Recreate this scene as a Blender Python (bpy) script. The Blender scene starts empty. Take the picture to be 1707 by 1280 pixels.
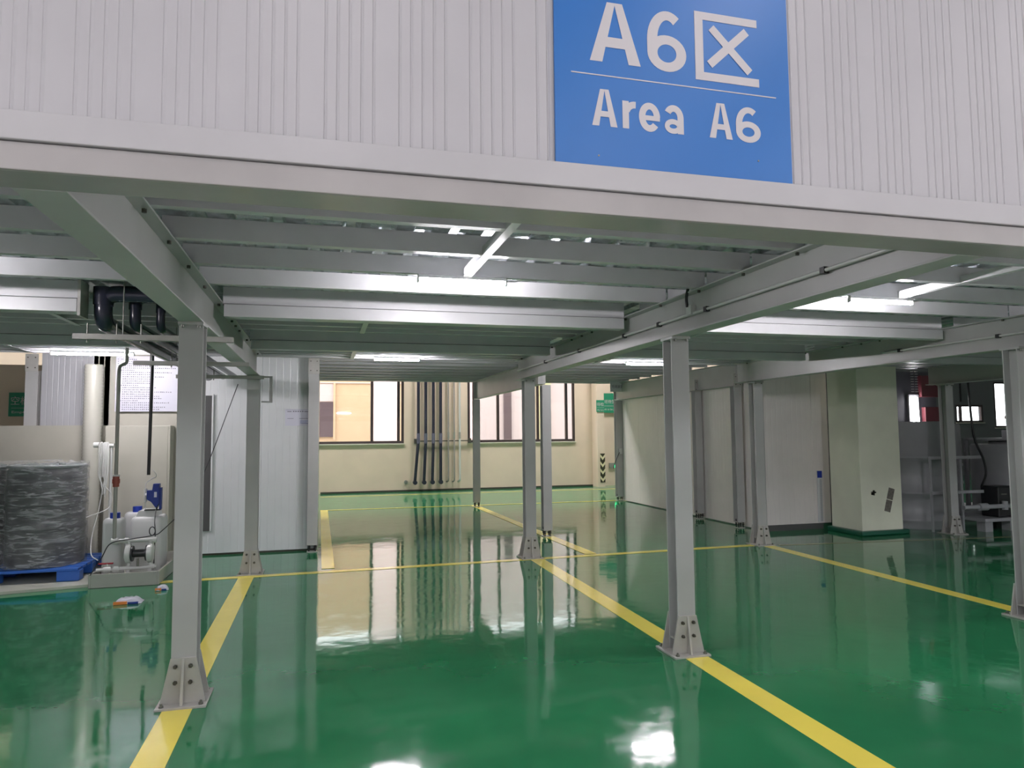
import bpy, math, random
from mathutils import Vector, Matrix
random.seed(7)
S = bpy.context.scene
COL = S.collection
# ------------------------------------------------------------------ camera
def make_camera():
    yaw, pitch, roll = [math.radians(a) for a in (15.027, 3.984, -0.51)]
    f = Vector((math.sin(yaw)*math.cos(pitch), math.cos(yaw)*math.cos(pitch), math.sin(pitch)))
    r = Vector((math.cos(yaw), -math.sin(yaw), 0)); u = r.cross(f)
    r2 = r*math.cos(roll)+u*math.sin(roll); u2 = -r*math.sin(roll)+u*math.cos(roll)
    cd = bpy.data.cameras.new('camera'); cd.sensor_width = 36; cd.lens = 1179.3/1707*36
    cd.clip_start = .05; cd.clip_end = 200
    c = bpy.data.objects.new('camera', cd); COL.objects.link(c)
    m = Matrix((r2, u2, -f)).transposed().to_4x4(); m.translation = (0, 0, 1.7)
    c.matrix_world = m; S.camera = c
make_camera()
# ------------------------------------------------------------------ world, exposure
w = bpy.data.worlds.new('overcast_sky'); S.world = w; w.use_nodes = True
w.node_tree.nodes['Background'].inputs[0].default_value = (.93, .96, 1, 1)
w.node_tree.nodes['Background'].inputs[1].default_value = 3.4
S.view_settings.view_transform = 'Standard'; S.view_settings.look = 'None'
S.view_settings.exposure = 0.62; S.view_settings.gamma = 1; S.view_settings.use_curve_mapping = False
FILL_EMIT = 14.0     # emission of the unseen ceiling lamps added as fill
TUBE = 250.0       # emission of the tubes under the mezzanine

# ------------------------------------------------------------------ materials
def mat(name, col, rough=.5, metal=0, var=.0, vscale=4, bump=0, bscale=30, spec=.5, emit=None, estr=0, alpha=1, coat=0, stretch=None):
    m = bpy.data.materials.new(name); m.use_nodes = True
    nt = m.node_tree; b = nt.nodes['Principled BSDF']
    b.inputs['Base Color'].default_value = (*col, 1); b.inputs['Roughness'].default_value = rough
    b.inputs['Metallic'].default_value = metal; b.inputs['Specular IOR Level'].default_value = spec
    b.inputs['Alpha'].default_value = alpha; b.inputs['Coat Weight'].default_value = coat
    tc = nt.nodes.new('ShaderNodeTexCoord'); mp = nt.nodes.new('ShaderNodeMapping')
    nt.links.new(tc.outputs['Object'], mp.inputs[0])
    if stretch: mp.inputs['Scale'].default_value = stretch
    if var:
        n = nt.nodes.new('ShaderNodeTexNoise'); n.inputs['Scale'].default_value = vscale; n.inputs['Detail'].default_value = 4
        nt.links.new(mp.outputs[0], n.inputs['Vector'])
        r = nt.nodes.new('ShaderNodeMapRange'); r.inputs['From Min'].default_value = .3; r.inputs['From Max'].default_value = .7
        r.inputs['To Min'].default_value = 1-var; r.inputs['To Max'].default_value = 1+var
        nt.links.new(n.outputs['Fac'], r.inputs['Value'])
        mx = nt.nodes.new('ShaderNodeVectorMath'); mx.operation = 'SCALE'; mx.inputs[0].default_value = col
        nt.links.new(r.outputs[0], mx.inputs['Scale']); nt.links.new(mx.outputs[0], b.inputs['Base Color'])
    if bump:
        n = nt.nodes.new('ShaderNodeTexNoise'); n.inputs['Scale'].default_value = bscale; n.inputs['Detail'].default_value = 3
        nt.links.new(mp.outputs[0], n.inputs['Vector'])
        bp = nt.nodes.new('ShaderNodeBump'); bp.inputs['Strength'].default_value = bump; bp.inputs['Distance'].default_value = .01
        nt.links.new(n.outputs['Fac'], bp.inputs['Height']); nt.links.new(bp.outputs[0], b.inputs['Normal'])
    if emit:
        b.inputs['Emission Color'].default_value = (*emit, 1); b.inputs['Emission Strength'].default_value = estr
    return m
def lin(r, g, b):
    f = lambda v: ((v/255+.055)/1.055)**2.4 if v > 10 else v/255/12.92
    return (f(r), f(g), f(b))

def floor_mat(name, col, rough, var=.10):
    m = mat(name, col, rough, spec=.75, var=var, vscale=1.3)
    nt = m.node_tree; b = nt.nodes['Principled BSDF']
    geo = nt.nodes.new('ShaderNodeNewGeometry')
    n1 = nt.nodes.new('ShaderNodeTexNoise'); n1.inputs['Scale'].default_value = 2.2; n1.inputs['Detail'].default_value = 2
    n2 = nt.nodes.new('ShaderNodeTexNoise'); n2.inputs['Scale'].default_value = 9; n2.inputs['Detail'].default_value = 2
    for n in (n1, n2): nt.links.new(geo.outputs['Position'], n.inputs['Vector'])
    b1 = nt.nodes.new('ShaderNodeBump'); b1.inputs['Distance'].default_value = .01; b1.inputs['Strength'].default_value = .20
    b2 = nt.nodes.new('ShaderNodeBump'); b2.inputs['Distance'].default_value = .002; b2.inputs['Strength'].default_value = .14
    nt.links.new(n1.outputs['Fac'], b1.inputs['Height']); nt.links.new(n2.outputs['Fac'], b2.inputs['Height'])
    nt.links.new(b1.outputs[0], b2.inputs['Normal']); nt.links.new(b2.outputs[0], b.inputs['Normal'])
    # fine scuffs: rougher in scattered dabs
    n3 = nt.nodes.new('ShaderNodeTexNoise'); n3.inputs['Scale'].default_value = 3.1; n3.inputs['Detail'].default_value = 8; n3.inputs['Roughness'].default_value = .7
    nt.links.new(geo.outputs['Position'], n3.inputs['Vector'])
    mr = nt.nodes.new('ShaderNodeMapRange'); mr.inputs['From Min'].default_value = .5; mr.inputs['From Max'].default_value = .75
    mr.inputs['To Min'].default_value = rough; mr.inputs['To Max'].default_value = rough+.12
    nt.links.new(n3.outputs['Fac'], mr.inputs['Value']); nt.links.new(mr.outputs[0], b.inputs['Roughness'])
    return m
M = {}
M['floor'] = floor_mat('green epoxy', (.022, .20, .080), .055)
M['yellow'] = floor_mat('yellow floor paint', (.97, .80, .13), .10, .08)
M['slabpale'] = mat('pale concrete', (.50, .50, .42), .45, var=.1)
M['steel'] = mat('grey painted steel', (.45, .445, .44), .38, var=.05, vscale=2.5)
M['steel2'] = mat('grey painted plate', (.44, .425, .40), .42, var=.08, vscale=8)
M['purlin'] = mat('grey purlin steel', (.56, .56, .575), .32, var=.04)
M['deck'] = mat('galvanised decking', (.50, .53, .56), .32, metal=.8, var=.35, vscale=14)
M['bolt'] = mat('zinc bolt', (.22, .22, .20), .35, metal=.8)
M['rust'] = mat('dark bolt', (.09, .085, .07), .5, metal=.4)
M['white'] = mat('white sandwich panel', (.50, .485, .50), .36, var=.02)
M['trim'] = mat('white trim', (.49, .475, .485), .28, var=.03)
M['fbeam'] = mat('pale grey beam', (.39, .365, .355), .22, var=.05)
M['panel'] = mat('booth panel', (.66, .67, .68), .33, var=.03, vscale=3)
M['panelw'] = mat('booth panel warm', (.76, .71, .69), .33, var=.03, vscale=3)
M['beige'] = mat('cream wall paint', (.77, .63, .51), .6, var=.05, vscale=1.2)
M['beige2'] = mat('cream board', (.66, .64, .54), .5, var=.03)
M['conc'] = mat('greenish plaster', (.80, .80, .66), .7, var=.08, vscale=1.5)
M['greenpaint'] = mat('dark green base paint', (.01, .10, .06), .3)
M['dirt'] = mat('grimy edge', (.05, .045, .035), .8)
M['blue'] = mat('blue sign vinyl', lin(38, 112, 188), .32, var=.02)
M['letter'] = mat('white lettering', (.60, .57, .58), .4)
M['signgreen'] = mat('green sign', (.02, .27, .15), .4)
M['frame'] = mat('dark brown window frame', (.05, .035, .035), .35)
M['pipe'] = mat('dark blue black pipe', (.025, .027, .045), .22)
M['pipegrey'] = mat('grey thin pipe', (.32, .29, .27), .4)
M['pvc'] = mat('white plastic pipe', (.60, .60, .58), .3)
M['pvcg'] = mat('grey plastic pipe', (.30, .30, .27), .35)
M['black'] = mat('black rubber', (.015, .015, .017), .4)
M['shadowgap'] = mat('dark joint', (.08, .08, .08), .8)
M['plate'] = mat('lamp housing white', (.75, .75, .75), .4)
M['tube'] = mat('glowing tube', (1, 1, 1), .5, emit=(1, .95, 1), estr=TUBE)
M['fill_lens_far'] = mat('far fill lamp lens', (1, 1, 1), .5, emit=(1, .94, .93), estr=FILL_EMIT*3.6)
M['fill_lens'] = mat('fill lamp lens', (1, 1, 1), .5, emit=(1, .93, .97), estr=FILL_EMIT)
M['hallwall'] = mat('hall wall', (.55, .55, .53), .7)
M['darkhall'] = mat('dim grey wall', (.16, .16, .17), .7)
M['hallceil'] = mat('hall ceiling', (.6, .6, .6), .7)
M['facade'] = mat('yellow render', (.54, .385, .25), .8, var=.02)
M['facadep'] = mat('pale pink render', (.54, .45, .445), .8)
M['facaded'] = mat('outside dark window', (.10, .07, .08), .25)
M['bluep'] = mat('blue pallet plastic', (.03, .13, .50), .4)
M['drum'] = mat('black drum', (.022, .022, .025), .3)
M['lid'] = mat('drum lid', (.20, .22, .22), .3)
M['tray'] = mat('grey plastic tray', (.38, .38, .34), .4, var=.05)
M['jug'] = mat('translucent white plastic', (.58, .585, .58), .35)
M['capblue'] = mat('blue cap', (.02, .05, .38), .35)
M['motorb'] = mat('blue motor paint', (.01, .03, .22), .35)
M['red'] = mat('red plastic', (.35, .02, .03), .4)
M['redpipe'] = mat('red brown coupling', (.30, .07, .05), .5)
M['orange'] = mat('orange print', (.8, .25, .05), .5)
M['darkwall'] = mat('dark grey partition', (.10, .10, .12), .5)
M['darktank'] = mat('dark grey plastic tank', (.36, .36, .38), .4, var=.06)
M['darkred'] = mat('dull red case', (.16, .04, .05), .5)
M['paper'] = mat('white board', (.62, .61, .70), .4)
M['shedwhite'] = mat('shed panel', (.42, .42, .44), .4)
M['shedcream'] = mat('shed cream board', (.44, .425, .36), .5, var=.03)
M['ink'] = mat('grey print', (.16, .16, .20), .6)
M['inkblue'] = mat('blue print', (.25, .28, .55), .6)
M['exitg'] = mat('glowing green sign', (.02, .5, .2), .5, emit=(.05, 1, .35), estr=1.6)
M['hzy'] = mat('hazard cream', (.75, .68, .45), .5)
M['hzb'] = mat('hazard black', (.035, .03, .015), .5)
M['note'] = mat('old grey label', (.16, .145, .125), .7, var=.3, vscale=30)
def glass_mat(name, tint, k, gl=.06, rough=.02):
    m = bpy.data.materials.new(name); m.use_nodes = True; nt = m.node_tree
    for n in list(nt.nodes):
        if n.type != 'OUTPUT_MATERIAL': nt.nodes.remove(n)
    o = nt.nodes['Material Output']
    t = nt.nodes.new('ShaderNodeBsdfTransparent'); t.inputs[0].default_value = (*tint, 1)
    g = nt.nodes.new('ShaderNodeBsdfGlossy'); g.inputs['Roughness'].default_value = rough
    d = nt.nodes.new('ShaderNodeBsdfTranslucent'); d.inputs[0].default_value = (*tint, 1)
    a = nt.nodes.new('ShaderNodeMixShader'); a.inputs[0].default_value = k
    nt.links.new(t.outputs[0], a.inputs[1]); nt.links.new(d.outputs[0], a.inputs[2])
    b = nt.nodes.new('ShaderNodeMixShader'); b.inputs[0].default_value = gl
    nt.links.new(a.outputs[0], b.inputs[1]); nt.links.new(g.outputs[0], b.inputs[2]); nt.links.new(b.outputs[0], o.inputs[0])
    return m
M['glass'] = glass_mat('clear pane', (.96, .97, .96), 0)
M['frost'] = glass_mat('filmed pane', (1, .93, .93), .5)
def film_mat():
    m = bpy.data.materials.new('stretch film'); m.use_nodes = True; nt = m.node_tree
    b = nt.nodes['Principled BSDF']
    b.inputs['Base Color'].default_value = (.72, .74, .76, 1); b.inputs['Roughness'].default_value = .09
    tc = nt.nodes.new('ShaderNodeTexCoord'); mp = nt.nodes.new('ShaderNodeMapping'); mp.inputs['Scale'].default_value = (1.1, 1.1, 7)
    nt.links.new(tc.outputs['Object'], mp.inputs[0])
    n = nt.nodes.new('ShaderNodeTexNoise'); n.inputs['Scale'].default_value = 3.5; n.inputs['Detail'].default_value = 7; n.inputs['Roughness'].default_value = .65; n.inputs['Distortion'].default_value = 1.2
    nt.links.new(mp.outputs[0], n.inputs['Vector'])
    r = nt.nodes.new('ShaderNodeMapRange'); r.inputs['From Min'].default_value = .42; r.inputs['From Max'].default_value = .78
    r.inputs['To Min'].default_value = .12; r.inputs['To Max'].default_value = .75
    nt.links.new(n.outputs['Fac'], r.inputs['Value']); nt.links.new(r.outputs[0], b.inputs['Alpha'])
    bp = nt.nodes.new('ShaderNodeBump'); bp.inputs['Strength'].default_value = .9; bp.inputs['Distance'].default_value = .02
    nt.links.new(n.outputs['Fac'], bp.inputs['Height']); nt.links.new(bp.outputs[0], b.inputs['Normal'])
    return m
M['film'] = film_mat()

# ------------------------------------------------------------------ mesh helpers
class MB:
    def __init__(s): s.v = []; s.f = []; s.sm = []
    def add(s, vs, fs, sm=False):
        o = len(s.v); s.v += [tuple(v) for v in vs]
        for f in fs: s.f.append([i+o for i in f]); s.sm.append(sm)
        return s
    def box(s, x0, y0, z0, x1, y1, z1):
        x0, x1 = min(x0, x1), max(x0, x1); y0, y1 = min(y0, y1), max(y0, y1); z0, z1 = min(z0, z1), max(z0, z1)
        v = [(x0,y0,z0),(x1,y0,z0),(x1,y1,z0),(x0,y1,z0),(x0,y0,z1),(x1,y0,z1),(x1,y1,z1),(x0,y1,z1)]
        return s.add(v, [(0,3,2,1),(4,5,6,7),(0,1,5,4),(1,2,6,5),(2,3,7,6),(3,0,4,7)])
    def prism(s, poly, axis, a, b):
        # poly: CCW points in the two remaining axes (x,z for axis y; x,y for axis z; y,z for axis x)
        def P(p, t): return (t, p[0], p[1]) if axis == 'x' else ((p[0], t, p[1]) if axis == 'y' else (p[0], p[1], t))
        n = len(poly); v = [P(p, a) for p in poly]+[P(p, b) for p in poly]
        fs = [tuple(range(n)), tuple(range(2*n-1, n-1, -1))]+[(i, i+n, (i+1) % n+n, (i+1) % n) for i in range(n)]
        return s.add(v, fs)
    def cyl(s, p0, p1, r, n=16, r1=None, caps=True):
        p0, p1 = Vector(p0), Vector(p1); r1 = r if r1 is None else r1
        d = (p1-p0).normalized(); a = d.orthogonal().normalized(); b = d.cross(a); v = []
        for p, q in ((p0, r), (p1, r1)):
            for i in range(n):
                t = 2*math.pi*i/n; v.append(p+a*(q*math.cos(t))+b*(q*math.sin(t)))
        s.add(v, [(i, (i+1) % n, (i+1) % n+n, i+n) for i in range(n)], True)
        if caps: s.add(v, [tuple(range(n-1, -1, -1)), tuple(range(n, 2*n))])
        return s
    def tube(s, pts, r, n=10, cyc=False):
        pts = [Vector(p) for p in pts]; v = []; N = len(pts); up = None
        for i, p in enumerate(pts):
            t = (pts[min(i+1, N-1)]-pts[max(i-1, 0)]).normalized()
            if up is None: up = t.orthogonal().normalized()
            up = (up-t*up.dot(t)).normalized(); b = t.cross(up)
            for k in range(n):
                q = 2*math.pi*k/n; v.append(p+up*(r*math.cos(q))+b*(r*math.sin(q)))
        fs = [(i*n+k, i*n+(k+1) % n, (i+1)*n+(k+1) % n, (i+1)*n+k) for i in range(N-1) for k in range(n)]
        s.add(v, fs, True); s.add(v, [tuple(range(n-1, -1, -1)), tuple(range((N-1)*n, N*n))])
        return s
    def lathe(s, cx, cy, prof, n=32):
        v = [(cx+r*math.cos(2*math.pi*k/n), cy+r*math.sin(2*math.pi*k/n), z) for r, z in prof for k in range(n)]
        m = len(prof)
        s.add(v, [(i*n+k, i*n+(k+1) % n, (i+1)*n+(k+1) % n, (i+1)*n+k) for i in range(m-1) for k in range(n)], True)
        s.add(v, [tuple(range(n-1, -1, -1)), tuple(range((m-1)*n, m*n))])
        return s
    def build(s, name, m, parent=None, bevel=0, loc=None):
        me = bpy.data.meshes.new(name)
        off = Vector(loc) if loc else (Vector(parent['_w']) if parent is not None and '_w' in parent else Vector((0, 0, 0)))
        me.from_pydata([tuple(Vector(v)-off) for v in s.v], [], s.f); me.update()
        for p, q in zip(me.polygons, s.sm): p.use_smooth = q
        me.materials.append(M[m] if isinstance(m, str) else m)
        o = bpy.data.objects.new(name, me); COL.objects.link(o)
        if loc: o.location = loc; o['_w'] = tuple(loc)
        if parent is not None:
            o.parent = parent; o['_w'] = tuple(off)
        if bevel:
            b = o.modifiers.new('bevel', 'BEVEL'); b.width = bevel; b.segments = 2; b.limit_method = 'ANGLE'; b.angle_limit = .7
        return o
def box(*a): return MB().box(*a)
def arc(pts, rad, n=6):
    """round the corners of a polyline"""
    pts = [Vector(p) for p in pts]; out = [pts[0]]
    for i in range(1, len(pts)-1):
        a, b, c = pts[i-1], pts[i], pts[i+1]
        d1 = (a-b); d2 = (c-b); r = min(rad, d1.length*.49, d2.length*.49)
        p, q = b+d1.normalized()*r, b+d2.normalized()*r
        for k in range(n+1):
            t = k/n; out.append(p*(1-t)**2+b*2*t*(1-t)+q*t*t)
    return out+[pts[-1]]
def catm(pts, n=8):
    P = [Vector(p) for p in pts]; P = [P[0]*2-P[1]]+P+[P[-1]*2-P[-2]]; out = []
    for i in range(1, len(P)-2):
        for k in range(n):
            t = k/n; a, b, c, d = P[i-1:i+3]
            out.append(.5*((2*b)+(c-a)*t+(2*a-5*b+4*c-d)*t*t+(3*b-a-3*c+d)*t**3))
    return out+[P[-2]]
def tag(o, label, cat, group=None):
    o['label'] = label; o['category'] = cat
    if group: o['group'] = group
    return o
def thing(name, label, cat, loc, group=None):
    o = bpy.data.objects.new(name, None); COL.objects.link(o); o.location = loc; o['_w'] = tuple(loc); o.empty_display_size = .1
    return tag(o, label, cat, group)
def struct(o): o['kind'] = 'structure'; return o
def copy_tree(o, parent=None):
    c = o.copy(); COL.objects.link(c); c.parent = parent
    for ch in list(o.children): copy_tree(ch, c)
    return c
def text_mesh(body, size, mt, loc, parent=None, name='lettering', bold=0, width=None, rot=(math.pi/2, 0, 0), ext=.001, align='LEFT', height=None):
    cu = bpy.data.curves.new(name, 'FONT'); cu.body = body; cu.size = size; cu.offset = bold; cu.extrude = ext; cu.align_x = align
    to = bpy.data.objects.new(name+'_tmp', cu); COL.objects.link(to); bpy.context.view_layer.update()
    me = bpy.data.meshes.new_from_object(to.evaluated_get(bpy.context.evaluated_depsgraph_get()))
    bpy.data.objects.remove(to); bpy.data.curves.remove(cu)
    if len(me.vertices):
        xs = [v.co.x for v in me.vertices]; ys = [v.co.y for v in me.vertices]
        sx = width/(max(xs)-min(xs)) if width else 1; sy = height/(max(ys)-min(ys)) if height else sx
        x0, y0 = min(xs), min(ys)
        if align == 'CENTER': x0 = (min(xs)+max(xs))/2
        for v in me.vertices: v.co.x = (v.co.x-x0)*sx; v.co.y = (v.co.y-y0)*sy
    me.materials.clear(); me.materials.append(M[mt])
    o = bpy.data.objects.new(name, me); COL.objects.link(o)
    pw = Vector(parent['_w']) if parent is not None else Vector((0, 0, 0))
    o.location = Vector(loc)-pw; o.rotation_euler = rot; o.parent = parent
    return o

# ================================================================== setting
struct(box(-14, 1.6, -.2, 30, 21.3, 0).build('floor', 'floor'))
struct(box(-14, -10, -.2, 30, 1.6, 0).build('floor_bounce', mat('pale bounce floor', (.62, .60, .60), .4)))  # unseen pale floor added to bounce neutral light up under the mezzanine
def openwall(name, m, x0, x1, y0, y1, z1, holes):
    mb = MB(); cx = x0
    for a, b, c, d in holes:
        mb.box(cx, y0, 0, a, y1, z1); mb.box(a, y0, 0, b, y1, c); mb.box(a, y0, d, b, y1, z1); cx = b
    mb.box(cx, y0, 0, x1, y1, z1)
    return struct(mb.build(name, m))
ZW0, ZW1 = 1.43, 4.5
openwall('wall_back', 'beige', -14, 13, 21.3, 21.5, 7, [(-.9, 2.36, ZW0, ZW1), (4.30, 7.78, ZW0, ZW1)])
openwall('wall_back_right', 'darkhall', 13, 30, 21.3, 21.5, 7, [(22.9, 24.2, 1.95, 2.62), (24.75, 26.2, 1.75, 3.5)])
struct(box(-14.2, -10, 0, -14, 21.5, 7).build('wall_left', 'hallwall'))
struct(box(30, -10, 0, 30.2, 21.5, 7).build('wall_right', 'hallwall'))
openwall('wall_rear', 'hallwall', -14, 30, -10.2, -10, 7, [(-13.5+4.35*i, -9.7+4.35*i, 4.6, 6.2) for i in range(10)])  # high openings added to this unseen wall to let fill light in
struct(box(-14, -10, 7, 30, 21.5, 7.2).build('ceiling', 'hallceil'))
# skirting grime line and narrow painted lines
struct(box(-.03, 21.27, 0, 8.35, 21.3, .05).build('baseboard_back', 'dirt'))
# ceiling lamps added out of view as fill, before and beyond the mezzanine
k = 0
for x in (-9, -4.5, 0, 4.5, 9, 13.5):
    for y in (-6.5, -2.2, 18.9):
        t = thing('fill_lamp', 'added square fill lamp on the high ceiling, out of view', 'fill lamp', (x, y, 6.8), 'added fill lamps')
        box(x-.5, y-.5, 6.72, x+.5, y+.5, 6.9).build('housing', 'plate', t, .01)
        MB().cyl((x, y, 6.9), (x, y, 6.998), .02, 8).build('stem', 'plate', t)
        box(x-.46, y-.46, 6.70, x+.46, y+.46, 6.72).build('lens', 'fill_lens_far' if y > 10 else 'fill_lens', t)

# upper ribbed wall above the fascia
def ribbed(name):
    prof = []; X = -13.0; xe = 20.0
    ribs = []; x = -.772-.282*43
    while x < xe:
        for j in range(5): ribs.append(x+j*.0375)
        x += .2345
    pts = [(X, 2.25)]
    for r in ribs:
        if r < X+.05 or r > xe-.05: continue
        pts += [(r-.004, 2.25), (r-.001, 2.2465), (r+.001, 2.2465), (r+.007, 2.25)]
    pts.append((xe, 2.25))
    mb = MB(); z0, z1 = 2.60, 6.99
    v = []; 
    for p in pts: v += [(p[0], p[1], z0), (p[0], p[1], z1)]
    mb.add(v, [(2*i, 2*i+2, 2*i+3, 2*i+1) for i in range(len(pts)-1)])
    mb.box(X, 2.252, z0, xe, 2.32, z1)
    return struct(mb.build(name, 'white'))
ribbed('wall_front')
struct(MB().prism([(2.215, 2.533), (2.32, 2.533), (2.32, 2.60), (2.245, 2.618), (2.215, 2.618)], 'x', -13, 20).build('trim_1', 'trim', bevel=.003))
t = thing('edge_beam', 'long pale grey steel beam running under the ribbed white wall', 'beam', (0, 2.3, 2.45))
MB().box(-13, 2.228, 2.45, 20, 2.24, 2.531).box(-13, 2.24, 2.45, 20, 2.40, 2.462).box(-13, 2.33, 2.462, 20, 2.342, 2.738).box(-13, 2.33, 2.738, 20, 2.40, 2.75).build('beam_body', 'fbeam', t, .003)

# blue area sign
t = thing('area_sign', 'large blue sign reading A6 above the edge beam', 'sign', (1.23, 2.24, 2.62))
box(.762, 2.236, 2.62, 1.699, 2.246, 3.62).build('sign_board', 'blue', t, .001)
YS = 2.2352
def big6(mb, x0, x1, z0, z1, st, y=YS-.0006):
    """the digit 6 as a bowl ring and a curved stem"""
    w, h = x1-x0, z1-z0; cx = (x0+x1)/2; R = w/2; bh = h*.60
    n = 30; o = []; i_ = []
    for k in range(n):
        a = 2*math.pi*k/n
        o.append((cx+R*math.cos(a), z0+bh/2+bh/2*math.sin(a)))
        i_.append((cx+(R-st)*math.cos(a), z0+bh/2+(bh/2-st*.86)*math.sin(a)))
    v = [(p[0], y, p[1]) for p in o+i_]+[(p[0], y+.002, p[1]) for p in o+i_]
    mb.add(v, [(k, (k+1) % n, n+(k+1) % n, n+k) for k in range(n)])
    # stem
    A, B = [], []
    for k in range(17):
        t_ = k/16; a = math.pi-(math.pi*.70)*t_
        ex, ez = cx+R*.04, z0+h*.5
        A.append((ex+(R*1.04)*math.cos(a), ez+(h*.5)*math.sin(a)))
        B.append((ex+(R*1.04-st)*math.cos(a), ez+(h*.5-st*.86)*math.sin(a)))
    A = [(x0, z0+bh*.48)]+A; B = [(x0+st, z0+bh*.48)]+B
    m_ = len(A); y -= .0003
    v = [(p[0], y, p[1]) for p in A+B]
    mb.add(v, [(k, k+1, m_+k+1, m_+k) for k in range(m_-1)])
def bigA(mb, x0, x1, z0, z1, st, y=YS-.0006):
    cx = (x0+x1)/2; h = z1-z0; tw = st*.62
    def q(pts, dy=0): mb.add([(p[0], y-dy, p[1]) for p in pts], [tuple(range(len(pts)))])
    q([(x0, z0), (x0+st, z0), (cx+.0*st, z1-st*.2), (cx, z1), (cx-tw, z1)])
    q([(x1-st, z0), (x1, z0), (cx+tw, z1), (cx, z1), (cx, z1-st*.2)], .0003)
    zb = z0+h*.25; k = (cx-x0)*.25*.9
    q([(x0+k+st*.5, zb), (x1-k-st*.5, zb), (x1-k-st*.62-.01*h, zb+st*.8), (x0+k+st*.62+.01*h, zb+st*.8)], .0006)
mb = MB(); bigA(mb, .892, 1.086, 3.0, 3.221, .047); mb.build('letter_a', 'letter', t)
mb = MB(); big6(mb, 1.113, 1.268, 2.995, 3.222, .040); mb.build('digit_six', 'letter', t)
mb = MB()
for a in ((1.304, 3.013, 1.338, 3.212), (1.304, 3.212, 1.565, 3.242), (1.304, 2.982, 1.568, 3.013)):
    mb.box(a[0], YS-.001, a[1], a[2], YS+.001, a[3])
for (ax, az, bx, bz) in ((1.372, 3.186, 1.530, 3.034), (1.520, 3.190, 1.362, 3.044)):
    d = Vector((bx-ax, bz-az)).normalized(); nn = Vector((-d.y, d.x))*.0155
    mb.add([(ax+nn.x, YS-.0013 if ax < 1.4 else YS-.0016, az+nn.y), (bx+nn.x, YS-.0013 if ax < 1.4 else YS-.0016, bz+nn.y), (bx-nn.x, YS-.0013 if ax < 1.4 else YS-.0016, bz-nn.y), (ax-nn.x, YS-.0013 if ax < 1.4 else YS-.0016, az-nn.y)], [(0, 1, 2, 3)])
mb.build('district_character', 'letter', t)
box(.822, YS-.0008, 2.948, 1.639, YS+.001, 2.952).build('rule_line', 'letter', t)
mb = MB(); bigA(mb, .897, .992, 2.767, 2.900, .026); mb.build('letter_a', 'letter', t)
def ribbon(mb, pts, w_, y):
    P = [Vector(p) for p in pts]; v = []
    for i, p in enumerate(P):
        d = (P[min(i+1, len(P)-1)]-P[max(i-1, 0)]).normalized(); n = Vector((-d.y, d.x))*w_/2
        v += [(p.x+n.x, y, p.y+n.y), (p.x-n.x, y, p.y-n.y)]
    mb.add(v, [(2*i, 2*i+1, 2*i+3, 2*i+2) for i in range(len(P)-1)])
def el(cx, cz, rx, rz, a0, a1, n=24): return [(cx+rx*math.cos(math.radians(a0+(a1-a0)*k/n)), cz+rz*math.sin(math.radians(a0+(a1-a0)*k/n))) for k in range(n+1)]
LY = YS-.0006; lw = .0245
mb = MB(); ribbon(mb, [(1.024, 2.768), (1.024, 2.868)], lw, LY); ribbon(mb, el(1.060, 2.822, .034, .034, 165, 85), lw, LY-.0003); mb.build('letter_r', 'letter', t)
mb = MB(); ribbon(mb, el(1.116, 2.818, .029, .041, 2, 320, 36), lw, LY); ribbon(mb, [(1.092, 2.815), (1.156, 2.815)], .018, LY-.0003); mb.build('letter_e', 'letter', t)
mb = MB(); ribbon(mb, el(1.211, 2.827, .027, .034, 150, 0)+[(1.238, 2.800), (1.238, 2.768)], lw, LY); ribbon(mb, el(1.208, 2.794, .024, .0175, 0, 360, 30), .019, LY-.0003); mb.build('letter_a', 'letter', t)
mb = MB(); bigA(mb, 1.354, 1.449, 2.769, 2.902, .026); mb.build('letter_a', 'letter', t)
mb = MB(); big6(mb, 1.464, 1.568, 2.765, 2.900, .0265); mb.build('digit_six', 'letter', t)
for x, z in ((.92, 2.66), (1.555, 2.70)): MB().cyl((x, YS-.001, z), (x, YS+.003, z), .0035, 8).build('screw', 'bolt', t)

# mezzanine decks
def deck(name, x0, x1, y0, y1, z):
    pts = []; x = x0
    while x < x1:
        pts += [(x, z), (x+.10, z), (x+.125, z+.035), (x+.175, z+.035)]; x += .2
    v = []
    for p in pts: v += [(p[0], y0, p[1]), (p[0], y1, p[1])]
    mb = MB(); mb.add(v, [(2*i, 2*i+2, 2*i+3, 2*i+1) for i in range(len(pts)-1)])
    mb.box(x0, y0, z+.036, x, y1, z+.11)
    return struct(mb.build(name, 'deck'))
deck('ceiling_mezzanine_front', -13, 17, 2.41, 10.74, 2.870)
deck('ceiling_mezzanine_rear', -1.6, 7.5, 10.75, 16.75, 3.075)

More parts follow.
